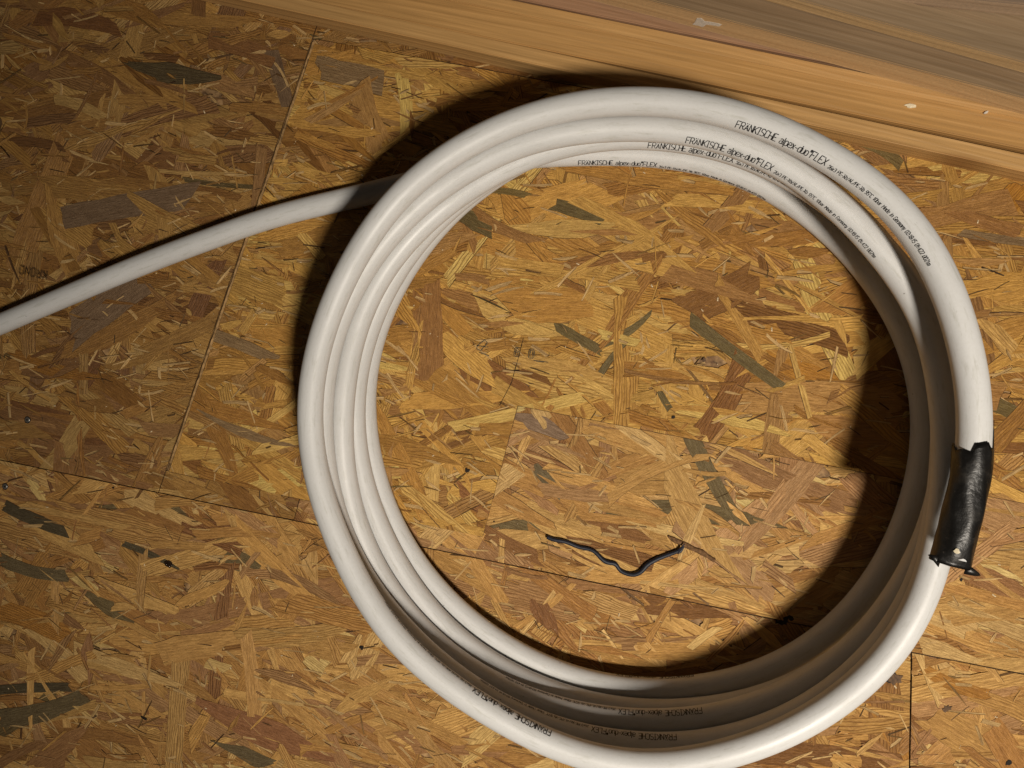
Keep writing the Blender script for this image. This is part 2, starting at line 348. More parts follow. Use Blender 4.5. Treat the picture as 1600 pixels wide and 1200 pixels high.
fx0, fx1, fy0, fy1 = plan2(-180, 600)[0], plan2(1780, 600)[0], plan2(800, 1360)[1], plan2(800, -60)[1]
def gen_panel(key):
    z0, pieces = PANELS[key]; boxp = [(BOX[i], BOX[(i+1) % 4]) for i in range(4)]; cen = sum(BOX)/4
    bp = []
    for a, b in boxp:
        d = (b-a)/np.linalg.norm(b-a); n = np.array([-d[1], d[0]])
        if np.dot(cen-a, n) < 0: n = -n
        bp.append((a, n))
    full = [clip([tuple(p) for p in BOX], pl) for pl in pieces]
    pieces = [pl+bp for pl in pieces]
    if key == 'B': pieces[0] = [hp(*V1, (600, 500), 0.0058)]+pieces[0]      # bare milled margin along the groove
    xs = [p[0] for q in full for p in q]; ys = [p[1] for q in full for p in q]
    x0, x1, y0, y1 = min(xs)-.05, max(xs)+.05, min(ys)-.05, max(ys)+.05
    A = (x1-x0)*(y1-y0); mul = PMUL[key]; out = []
    main = math.radians(-11.5)
    spec = [(1750, 0.070, 0.200, 0.012, 0.042, -0.06), (2200, 0.026, 0.120, 0.0045, 0.016, -0.02), (1500, 0.012, 0.055, 0.0010, 0.0036, 0.22),
            (1100, 0.006, 0.030, 0.0005, 0.0016, 0.24), (2300, 0.008, 0.042, 0.0012, 0.0046, 0.23)]
    for dens, l0, l1, w0, w1, bias in spec:
        for k in range(int(dens*A)):
            cx, cy = rng.uniform(x0, x1), rng.uniform(y0, y1)
            far = not (fx0 < cx < fx1 and fy0 < cy < fy1)             # beyond the framed part of the floor
            if far and w1 < 0.02 and rng.random() < 0.6: continue
            L = l0*(l1/l0)**rng.random(); w = w0*(w1/w0)**rng.random()
            ang = main+(rng.normal(0, 0.36) if rng.random() < 0.72 else rng.uniform(-1.57, 1.57))
            o = min(0.985, max(0, rng.random()*0.8+bias+(0.1 if bias >= 0 else 0.2)))
            base = np.array(TONES[rng.choice(len(TONES), p=TW)][0])*np.array(mul)*rng.uniform(0.82, 1.14)
            if bias == .22 and rng.random() < 0.16: base = base*0.45
            if bias == .24: base = base*rng.uniform(0.16, 0.4)
            if bias == .23: base = np.array((0.68, 0.46, 0.20))*rng.uniform(.85, 1.1)
            ring = rng.uniform(0.5, 1.0) if rng.random() < 0.4 else rng.uniform(0, 0.4)
            s = make_strand(cx, cy, ang, L, w, o, tuple(np.minimum(base, 0.8)), ring, pieces, z0)
            if s: out.append(s)
    for i, (xa, ya, xb, yb, w, tone, ring) in enumerate(HAND):
        a, b = plan2(xa, ya, z0), plan2(xb, yb, z0); c = (a+b)/2
        if not any(all(np.dot(c-p, n) > 0 for p, n in pl) for pl in pieces): continue
        L = float(np.linalg.norm(b-a)); sc = L/math.hypot(xb-xa, yb-ya)
        s = make_strand(c[0], c[1], math.atan2(b[1]-a[1], b[0]-a[0]), L, w*sc, (0.92+0.07*rng.random() if tone in 'gkp' else 0.66+0.31*rng.random()), tuple(np.array(NAMED[tone])*np.array(mul)*rng.uniform(.92, 1.08)), ring, pieces, z0)
        if s: s['hand'] = True; out.append(s)
    # which strands show, and how much of each
    idb = -np.ones((nyg, nxg), np.int32)
    for i in sorted(range(len(out)), key=lambda k: out[k]['z']):
        s = out[i]; r = 0.5*math.hypot(s['L'], s['w'])
        i0, i1 = max(0, int((s['cx']-r-gx0)/GRID)), min(nxg, int((s['cx']+r-gx0)/GRID)+2)
        j0, j1 = max(0, int((s['cy']-r-gy0)/GRID)), min(nyg, int((s['cy']+r-gy0)/GRID)+2)
        if i1 <= i0 or j1 <= j0: continue
        X, Y = np.meshgrid(gx0+np.arange(i0, i1)*GRID-s['cx'], gy0+np.arange(j0, j1)*GRID-s['cy'])
        ca, sa = math.cos(s['ang']), math.sin(s['ang'])
        msk = (np.abs(X*ca+Y*sa) < s['L']/2) & (np.abs(-X*sa+Y*ca) < s['w']*.46)
        idb[j0:j1, i0:i1][msk] = i
    X, Y = np.meshgrid(gx0+np.arange(nxg)*GRID, gy0+np.arange(nyg)*GRID)
    cc = np.stack([X, Y, np.full_like(X, z0-CAM_H)], -1) @ R_WC
    px, py = 800+F_PX*cc[..., 0]/cc[..., 2], 600+F_PX*cc[..., 1]/cc[..., 2]
    rr = np.hypot(px-1007, py-668)
    vis = (px > 0) & (px < 1600) & (py > 0) & (py < 1200) & ((rr < 392) | (rr > 545)) & (py > 7+.222*(px-340))
    for pl_ok in (np.any([np.all([(X-p[0])*n[0]+(Y-p[1])*n[1] > 0 for p, n in pl], 0) for pl in pieces], 0),): vis &= pl_ok
    cnt = np.bincount(idb[vis & (idb >= 0)], minlength=len(out))
    big = sorted(range(len(out)), key=lambda k: -cnt[k])[:300]
    big = [k for k in big if cnt[k] >= 14]
    return out, set(big), full

for key in 'ABCDE':
    z0 = PANELS[key][0]; strands, big, full = gen_panel(key)
    V, Fc = [], []
    for q in full:
        a2 = sum(q[i][0]*q[(i+1) % len(q)][1]-q[(i+1) % len(q)][0]*q[i][1] for i in range(len(q)))
        if a2 < 0: q = q[::-1]
        b, n = len(V), len(q)
        V += [(x, y, z0) for x, y in q]+[(x, y, z0-0.018) for x, y in q]
        Fc += [tuple(range(b, b+n))]+[(b+i, b+n+i, b+n+(i+1) % n, b+(i+1) % n) for i in range(n)]
    slab = mesh_obj('floor_panel', V, Fc, M_EDGE); tag(slab, PLABEL[key], kind='structure')
    PANELS[key] = (z0, PANELS[key][1], slab)
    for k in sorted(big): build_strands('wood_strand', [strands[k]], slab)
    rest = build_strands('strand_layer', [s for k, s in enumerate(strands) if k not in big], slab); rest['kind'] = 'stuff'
q = [tuple(p) for p in BOX]
sub = mesh_obj('subfloor', [(x, y, -0.0275) for x, y in q]+[(x, y, -0.04) for x, y in q], [(3, 2, 1, 0), (4, 5, 6, 7), (0, 1, 5, 4), (1, 2, 6, 5), (2, 3, 7, 6), (3, 0, 4, 7)], M_SUB)
tag(sub, 'dark subfloor showing in the joints between the strand boards', kind='structure')

# ------------------------------------------------------------------ timber stacked along the top
def board(name, front, z0, z1, back, mat, label, ext=(0.55, 0.75), fz=None, bevel=0.0010):
    zf = z0 if fz is None else fz
    a, b = plan(*front[0], zf), plan(*front[1], zf); a[2] = b[2] = z0; d = (b-a); d /= np.linalg.norm(d); n = np.array([-d[1], d[0], 0])
    w = float(np.dot(plan(*back, z1)-a, n)); Lx = float(np.linalg.norm(b-a))
    x0, x1 = -ext[0], Lx+ext[1]; h = z1-z0
    bm = bmesh.new(); seg = 14
    rows = []
    rb = random.Random(name+label)
    for i in range(seg+1):
        x = x0+(x1-x0)*i/seg; j = rb.gauss(0, 0.00005)
        rows.append([bm.verts.new(p) for p in ((x, j, 0), (x, j, h+rb.gauss(0, .00003)), (x, w, h), (x, w, 0))])
    for i in range(seg):
        for k in range(4): bm.faces.new((rows[i][k], rows[i+1][k], rows[i+1][(k+1) % 4], rows[i][(k+1) % 4]))
    bm.faces.new(rows[0]); bm.faces.new(rows[-1][::-1])
    bmesh.ops.recalc_face_normals(bm, faces=bm.faces)
    es = [e for e in bm.edges if e.is_manifold and e.calc_face_angle(0) > 1.0]
    bmesh.ops.bevel(bm, geom=es, offset=bevel, segments=2, affect='EDGES', clamp_overlap=True)
    me = bpy.data.meshes.new(name); bm.to_mesh(me); bm.free(); me.materials.append(mat)
    o = link(bpy.data.objects.new(name, me)); o.location = tuple(a); o.rotation_euler = (0, 0, math.atan2(d[1], d[0]))
    tag(o, label, 'timber', 'timber boards along the top')
    return o
PK1 = mat_plank('plank_pale', (0.53, 0.32, 0.125), (0.44, 0.25, 0.088), 1, 0.4, 0.55, 1.0)
PK2 = mat_plank('plank_orange', (0.49, 0.28, 0.10), (0.42, 0.232, 0.078), 1, 0.25, 0.52, 2.3)
PK3 = mat_plank('plank_tan', (0.51, 0.30, 0.115), (0.44, 0.25, 0.088), 1, 0.25, 0.55, 3.9)
PK4 = mat_plank('plank_mauve', (0.40, 0.235, 0.130), (0.31, 0.175, 0.10), 1, 0.4, 0.62, 4.7)
def mat_aged(name, top, top2, edge, seed):
    m_ = mat_plank(name, top, top2, 1.0, 0.45, 0.62, seed, 0.7); nt = m_.node_tree
    b = nt.nodes['Principled BSDF']; src = b.inputs['Base Color'].links[0].from_socket
    tcn = nt.nodes.new('ShaderNodeTexCoord'); sp = nt.nodes.new('ShaderNodeSeparateXYZ'); nt.links.new(tcn.outputs['Normal'], sp.inputs[0])
    mr = nt.nodes.new('ShaderNodeMapRange'); nt.links.new(sp.outputs[2], mr.inputs[0]); mr.inputs[1].default_value = 0.55; mr.inputs[2].default_value = 0.9
    tco = nt.nodes.new('ShaderNodeTexNoise'); tco.inputs['Scale'].default_value = 260; tco.inputs['Detail'].default_value = 3
    nt.links.new(tcn.outputs['Object'], tco.inputs['Vector'])
    e = nt.nodes.new('ShaderNodeMix'); e.data_type = 'RGBA'; nt.links.new(tco.outputs[0], e.inputs[0])
    e.inputs[6].default_value = (*[x*.82 for x in edge], 1); e.inputs[7].default_value = (*[x*1.15 for x in edge], 1)
    mx = nt.nodes.new('ShaderNodeMix'); mx.data_type = 'RGBA'; nt.links.new(mr.outputs[0], mx.inputs[0]); nt.links.new(e.outputs[2], mx.inputs[6]); nt.links.new(src, mx.inputs[7])
    nt.links.new(mx.outputs[2], b.inputs['Base Color'])
    return m_
PK5 = mat_aged('plank_weathered', (0.275, 0.19, 0.108), (0.185, 0.122, 0.067), (0.53, 0.35, 0.175), 5.5)
PK6 = mat_aged('plank_weathered_grey', (0.285, 0.20, 0.118), (0.205, 0.14, 0.08), (0.50, 0.33, 0.16), 7.2)
PK7 = mat_aged('plank_grey_dark', (0.23, 0.165, 0.115), (0.165, 0.115, 0.08), (0.40, 0.28, 0.18), 8.8)
board('timber_board', ((340, 7), (1380, 238)), 0.0019, 0.0315, (791, 66), PK1, 'narrow pale board with a light front edge, lying on the floor nearest the coil')
board('timber_board', ((569, 19), (1080, 125)), 0.0019, 0.0314, (949, 50), PK2, 'orange planed board just behind the narrow pale front board', fz=0.0314)
tan = board('timber_board', ((817, 24), (1080, 79)), 0.0019, 0.0321, (1000, 41), PK3, 'tan planed board with a rounded bright edge behind the orange board', fz=0.0321)
board('timber_board', ((922, 22), (1140, 66)), 0.0019, 0.0308, (1320, 40), PK4, 'mauve brown board wedged low beneath the lowest weathered board', fz=0.0308)
b2 = board('timber_board', ((1000, 21), (1374, 120)), 0.0331, 0.064, (1440, 55), PK5, 'weathered brown board with a light sawn edge and a white smear')
board('timber_board', ((1190, 0), (1440, 70)), 0.0645, 0.0815, (1500, 24.5), PK6, 'thinner weathered board stacked behind, second light sawn edge from the floor')
board('timber_board', ((1480, 29), (1600, 62)), 0.060, 0.076, (1600, -60), PK6, 'grey brown board beyond the dark gap at the top right', fz=0.076)
board('timber_board', ((1460, 12), (1600, 26)), 0.0765, 0.096, (1500, -110), PK7, 'dark grey board lying askew on top in the upper right corner')

def flake(name, cx, cy, z, wpx, hpx, ang, mat, parent, thick=0.0006, seed=1, n=11):
    rr = random.Random(seed); c = plan(cx, cy, z); k = 1/1.38*0.001
    V = []; 
    for i in range(n):
        t = 2*math.pi*i/n; r = rr.uniform(0.55, 1.1); x, y = 0.5*wpx*k*r*math.cos(t), 0.5*hpx*k*r*math.sin(t)
        V.append((c[0]+x*math.cos(ang)-y*math.sin(ang), c[1]+x*math.sin(ang)+y*math.cos(ang), z))
    V2 = [(x, y, z_+thick*rr.uniform(.7, 1.3)) for x, y, z_ in V]
    mid = len(V)*2
    o = mesh_obj(name, V+V2+[(c[0], c[1], z+thick*1.4)], [(i, (i+1) % n, n+(i+1) % n, n+i) for i in range(n)]+[(n+i, n+(i+1) % n, mid) for i in range(n)]+[tuple(range(n))[::-1]], mat)
    if parent is not None:
        bpy.context.view_layer.update(); mw = parent.matrix_world.inverted(); o.parent = parent; o.matrix_parent_inverse = mw
    return o
M_WHITE = mat_plain('white_paint', (0.58, 0.53, 0.46), 0.7, 0.3, 0.2, 600)
# the smear sits on the light sawn edge of the weathered board
def edge_smear():
    a, b = plan(1000, 21, 0.0331), plan(1374, 120, 0.0331); d = (b-a); d[2] = 0; d /= np.linalg.norm(d); n = np.array([-d[1], d[0], 0])
    def on(px, py):
        w = R_WC @ np.array([(px-800)/F_PX, (py-600)/F_PX, 1.0]); o = np.array([0, 0, CAM_H]); s = np.dot(a-o, n)/np.dot(w, n); return o+w*s
    pts = [(1082, 38), (1086, 34), (1089, 28), (1096, 28), (1101, 33), (1110, 34), (1120, 36), (1128, 38), (1124, 41), (1112, 39), (1104, 38), (1098, 42), (1092, 40)]
    A_ = [on(*p)-n*0.0003 for p in pts]; B_ = [on(*p)+n*0.0008 for p in pts]; k = len(pts)
    o = mesh_obj('paint_smear', A_+B_, [tuple(range(k))]+[(i, i+k, (i+1) % k+k, (i+1) % k) for i in range(k)], M_WHITE)
    bpy.context.view_layer.update(); o.parent = b2; o.matrix_parent_inverse = b2.matrix_world.inverted()
edge_smear()
flake('wood_fleck', 1422, 166, 0.0312, 17, 6, -0.1, mat_plain('pale_fleck', (0.74, 0.64, 0.45), 0.7, 0.3, 0.15, 500), tan, 0.0012, 5)
flake('wood_fleck', 1540, 176, 0.0328, 7, 4, 0.4, M_WHITE, tan, 0.0008, 6)

# ------------------------------------------------------------------ the pipe coil
PIPE = np.array([(277.5,-159.5,170.5),(287.6,-112.6,168.7),(294.0,-65.1,166.5),(294.0,-17.3,163.6),(287.0,29.9,160.0),(273.4,75.7,156.1),(252.2,118.2,152.1),(222.5,155.3,148.4),(186.2,186.4,145.1),(145.9,212.1,142.1),(102.3,231.6,139.5),(56.2,244.3,137.5),(8.7,250.4,135.9),(-39.2,249.9,134.7),(-86.3,242.0,133.7),(-131.5,226.2,133.1),(-173.6,203.5,132.5),(-211.6,174.4,132.0),(-243.8,139.2,131.5),(-270.2,99.2,131.4),(-291.0,56.0,131.8),(-305.6,10.4,132.6),(-312.7,-36.8,133.6),(-311.0,-84.6,134.4),(-300.4,-131.2,135.3),(-282.6,-175.7,136.2),(-259.8,-217.8,137.1),(-232.2,-256.9,137.6),(-198.8,-291.2,137.6),(-160.5,-320.0,136.9),(-119.0,-344.0,136.0),(-75.2,-363.3,135.2),(-29.1,-376.4,134.4),(18.4,-381.0,133.1),(65.8,-375.9,131.1),(111.6,-362.4,128.7),(155.2,-342.7,126.3),(195.5,-317.0,123.9),(231.3,-285.3,121.5),(260.3,-247.6,119.2),(280.5,-204.4,116.8),(292.4,-158.1,114.7),(298.4,-110.6,113.2),(298.7,-62.7,112.2),(293.8,-15.0,111.4),(282.8,31.6,110.8),(263.0,75.0,110.1),(236.1,114.6,109.7),(204.7,150.8,109.6),(168.5,182.1,109.3),(127.6,206.8,108.8),(82.9,224.0,108.3),(36.1,233.8,107.9),(-11.7,236.6,108.4),(-59.6,232.8,110.7),(-106.3,222.0,110.1),(-150.5,203.8,106.7),(-191.3,178.9,105.5),(-227.8,147.9,104.8),(-259.0,111.6,103.8),(-284.0,70.7,102.6),(-302.3,26.5,101.5),(-313.3,-20.1,100.8),(-316.7,-67.8,100.3),(-312.5,-115.4,99.9),(-300.8,-161.8,99.6),(-281.6,-205.7,99.5),(-255.7,-245.9,99.3),(-223.9,-281.7,98.9),(-187.6,-312.9,98.7),(-147.5,-339.2,98.3),(-104.5,-360.3,97.7),(-59.0,-375.3,96.7),(-11.8,-383.6,95.5),(36.1,-384.5,94.5),(83.5,-377.8,93.8),(129.2,-363.7,93.3),(172.1,-342.5,92.8),(210.9,-314.5,92.6),(244.3,-280.3,92.4),(271.1,-240.8,92.1),(290.5,-197.0,91.5),(302.3,-150.7,90.2),(307.9,-103.1,89.0),(308.5,-55.1,88.5),(304.3,-7.4,88.4),(293.0,39.0,88.2),(272.7,82.2,87.5),(244.6,120.8,86.3),(211.0,154.9,85.1),(172.9,183.9,84.2),(131.1,207.1,83.5),(86.3,224.0,82.9),(39.5,233.8,82.5),(-8.2,236.0,82.8),(-55.3,229.9,85.3),(-101.4,217.1,85.5),(-145.4,198.2,82.2),(-185.8,172.5,81.3),(-221.7,140.8,80.9),(-251.7,103.7,80.5),(-274.7,61.9,80.2),(-290.3,16.6,79.8),(-299.0,-30.4,79.3),(-301.6,-78.3,78.6),(-297.9,-126.1,77.2),(-287.3,-172.7,75.6),(-269.1,-216.9,74.4),(-243.0,-257.0,73.7),(-210.3,-291.8,73.3),(-172.4,-321.0,73.1),(-130.4,-344.1,72.8),(-85.5,-360.7,72.7),(-38.6,-370.4,72.6),(9.2,-373.3,72.4),(56.9,-369.7,71.8),(103.8,-359.7,71.0),(148.6,-343.1,70.0),(190.3,-319.8,68.9),(227.5,-289.7,67.8),(259.1,-253.8,66.9),(284.8,-213.4,66.2),(304.3,-169.7,65.9),(316.5,-123.5,65.8),(320.6,-75.8,65.5),(317.2,-28.1,64.9),(307.2,18.8,64.0),(290.7,63.7,63.3),(267.5,105.6,62.9),(238.1,143.3,62.5),(203.2,176.1,62.0),(163.8,203.3,61.3),(120.9,224.4,60.6),(75.3,238.8,60.0),(27.9,246.0,59.5),(-20.0,245.7,59.9),(-67.3,237.4,62.4),(-112.6,222.0,60.7),(-154.7,199.8,57.0),(-192.8,170.9,55.9),(-226.0,136.4,55.3),(-253.6,97.3,55.0),(-274.9,54.5,54.7),(-289.3,8.8,54.3),(-296.1,-38.5,53.9),(-295.1,-86.3,53.6),(-286.7,-133.4,53.4),(-271.4,-178.8,52.8),(-249.8,-221.5,52.0),(-222.4,-260.8,51.2),(-189.4,-295.5,50.1),(-151.4,-324.4,48.9),(-109.3,-346.9,48.0),(-64.2,-362.9,47.4),(-17.2,-372.0,47.1),(30.7,-374.5,46.8),(78.4,-370.3,46.4),(125.1,-359.7,46.1),(169.7,-342.3,45.7),(210.9,-317.9,45.2),(247.0,-286.5,44.7),(277.1,-249.4,44.2),(301.0,-207.9,43.6),(318.5,-163.4,43.1),(328.7,-116.6,42.6),(331.1,-68.8,42.0),(326.4,-21.2,41.4),(315.4,25.4,40.5),(298.1,70.2,39.7),(274.5,111.8,39.1),(244.8,149.4,38.6),(209.9,182.1,38.0),(170.5,209.4,37.3),(127.6,230.6,36.7),(82.0,245.4,35.9),(34.8,253.2,35.2),(-13.2,254.1,35.3),(-60.8,247.6,37.8),(-106.1,231.9,36.9),(-148.5,210.0,32.4),(-186.9,181.6,31.0),(-220.3,147.4,30.3),(-248.3,108.4,29.8),(-270.1,65.8,29.5),(-285.1,20.4,29.2),(-292.6,-26.8,28.8),(-291.9,-74.7,28.6),(-283.4,-121.8,28.6),(-267.5,-166.9,28.7),(-245.1,-209.2,28.5),(-216.7,-247.8,28.1),(-182.9,-281.7,27.5),(-144.5,-310.2,26.9),(-102.3,-332.9,26.3),(-57.3,-349.3,25.7),(-10.4,-358.9,25.1),(37.4,-361.1,24.5),(84.9,-355.6,23.8),(130.9,-342.6,23.2),(174.1,-322.1,22.6),(213.2,-294.5,21.9),(246.7,-260.5,21.3),(274.1,-221.2,20.7),(295.3,-178.3,20.0),(310.4,-132.9,19.4),(318.9,-85.8,18.7),(319.1,-38.0,17.9),(309.8,8.8,17.2),(291.9,53.1,16.9),(267.3,94.2,16.4),(237.7,131.8,15.8),(203.3,165.2,15.2),(164.6,193.3,14.6),(121.9,214.9,14.0),(76.2,229.2,13.5),(29.0,237.3,13.1),(-18.7,240.9,13.0),(-66.5,242.0,13.0),(-114.7,240.3,13.0),(-162.4,233.1,13.0),(-209.9,225.3,13.0),(-257.1,216.7,13.3),(-304.3,207.5,14.2),(-351.4,198.2,15.6),(-398.3,187.9,17.2),(-444.7,175.6,18.6),(-490.7,161.6,19.9),(-536.5,147.3,21.0),(-582.2,132.3,21.7),(-627.6,116.6,22.0),(-672.9,100.6,22.0),(-718.3,84.8,22.0),(-763.7,69.1,22.0),(-808.9,53.0,22.0),(-854.1,36.6,22.0),(-899.3,20.4,22.0),(-944.8,4.7,22.0),(-990.4,-10.5,22.0),(-998.0,-13.0,22.0)])*0.001
PR = 0.013
def resample(P, step):
    t = np.r_[0, np.cumsum(np.linalg.norm(np.diff(P, axis=0), axis=1))]; N = len(P); h = np.diff(t)
    A_ = np.zeros((N, N)); B_ = np.zeros((N, 3)); A_[0, 0] = A_[-1, -1] = 1
    for i in range(1, N-1):
        A_[i, i-1] = h[i-1]; A_[i, i] = 2*(h[i-1]+h[i]); A_[i, i+1] = h[i]
        B_[i] = 6*((P[i+1]-P[i])/h[i]-(P[i]-P[i-1])/h[i-1])
    Mm = np.linalg.solve(A_, B_); s = np.linspace(0, t[-1], int(t[-1]/step)); k = np.clip(np.searchsorted(t, s)-1, 0, N-2)
    a = (t[k+1]-s)[:, None]; b = (s-t[k])[:, None]; hh = h[k][:, None]
    return (Mm[k]*a**3+Mm[k+1]*b**3)/(6*hh)+(P[k]/hh-Mm[k]*hh/6)*a+(P[k+1]/hh-Mm[k+1]*hh/6)*b
PC = resample(PIPE, 0.007)
for k in range(3):
    x_ = np.arange(len(PC)); PC[:, k] += (0.0005 if k < 2 else 0.0003)*(np.sin(x_/11.3+k*2.1)+np.sin(x_/23.7+k*1.3+1)+.6*np.sin(x_/6.1+k))
PS = np.r_[0, np.cumsum(np.linalg.norm(np.diff(PC, axis=0), axis=1))]
PT = np.gradient(PC, axis=0); PT /= np.linalg.norm(PT, axis=1)[:, None]
PN = np.cross(PT, [0, 0, 1.0]); PN /= np.linalg.norm(PN, axis=1)[:, None]; PU = np.cross(PN, PT)
def on_pipe(s, psi, r):
    g = lambda A_: np.array([np.interp(s, PS, A_[:, k]) for k in range(3)])
    return g(PC)+r*(math.cos(psi)*g(PN)+math.sin(psi)*g(PU))
def tube(name, i0, i1, r, mat, parent, sides=32):
    V, Fc, UV = [], [], []
    th = np.linspace(0, 2*math.pi, sides, endpoint=False)
    for i in range(i0, i1):
        ov = 0.007*math.sin(i/17.0)+0.005*math.sin(i/7.3+2)
        for t in th: V.append(PC[i]+r*(math.cos(t)*PN[i]*(1+ov)+math.sin(t)*PU[i]*(1-ov)))
    n = i1-i0
    for i in range(n-1):
        for k in range(sides):
            k2 = (k+1) % sides; Fc.append((i*sides+k, (i+1)*sides+k, (i+1)*sides+k2, i*sides+k2))
            u0, u1, v0, v1 = PS[i0+i]*100, PS[i0+i+1]*100, k/sides*8.2, (k+1)/sides*8.2
            UV += [(u0, v0), (u1, v0), (u1, v1), (u0, v1)]
    # open mouth: wall thickness and bore
    b = len(V)
    for t in th: V.append(PC[i0]+0.010*(math.cos(t)*PN[i0]+math.sin(t)*PU[i0]))
    for t in th: V.append(PC[i0+4]+0.010*(math.cos(t)*PN[i0+4]+math.sin(t)*PU[i0+4]))
    for k in range(sides):
        k2 = (k+1) % sides; Fc.append((k, k2, b+k2, b+k)); Fc.append((b+k, b+k2, b+sides+k2, b+sides+k)); UV += [(0, 0)]*8
    Fc.append(tuple(range((n-1)*sides, n*sides))); UV += [(0, 0)]*sides
    o = mesh_obj(name, V, Fc, mat, parent, True)
    l = o.data.uv_layers.new(name='grain'); l.data.foreach_set('uv', np.array(UV, np.float32).ravel())
    return o
coil = empty('pipe_coil')
tag(coil, 'loose coil of white plastic pipe with black print, its tail running off to the left', 'pipe coil')
pipe = tube('pipe', 0, len(PC), PR, M_PIPE, coil)

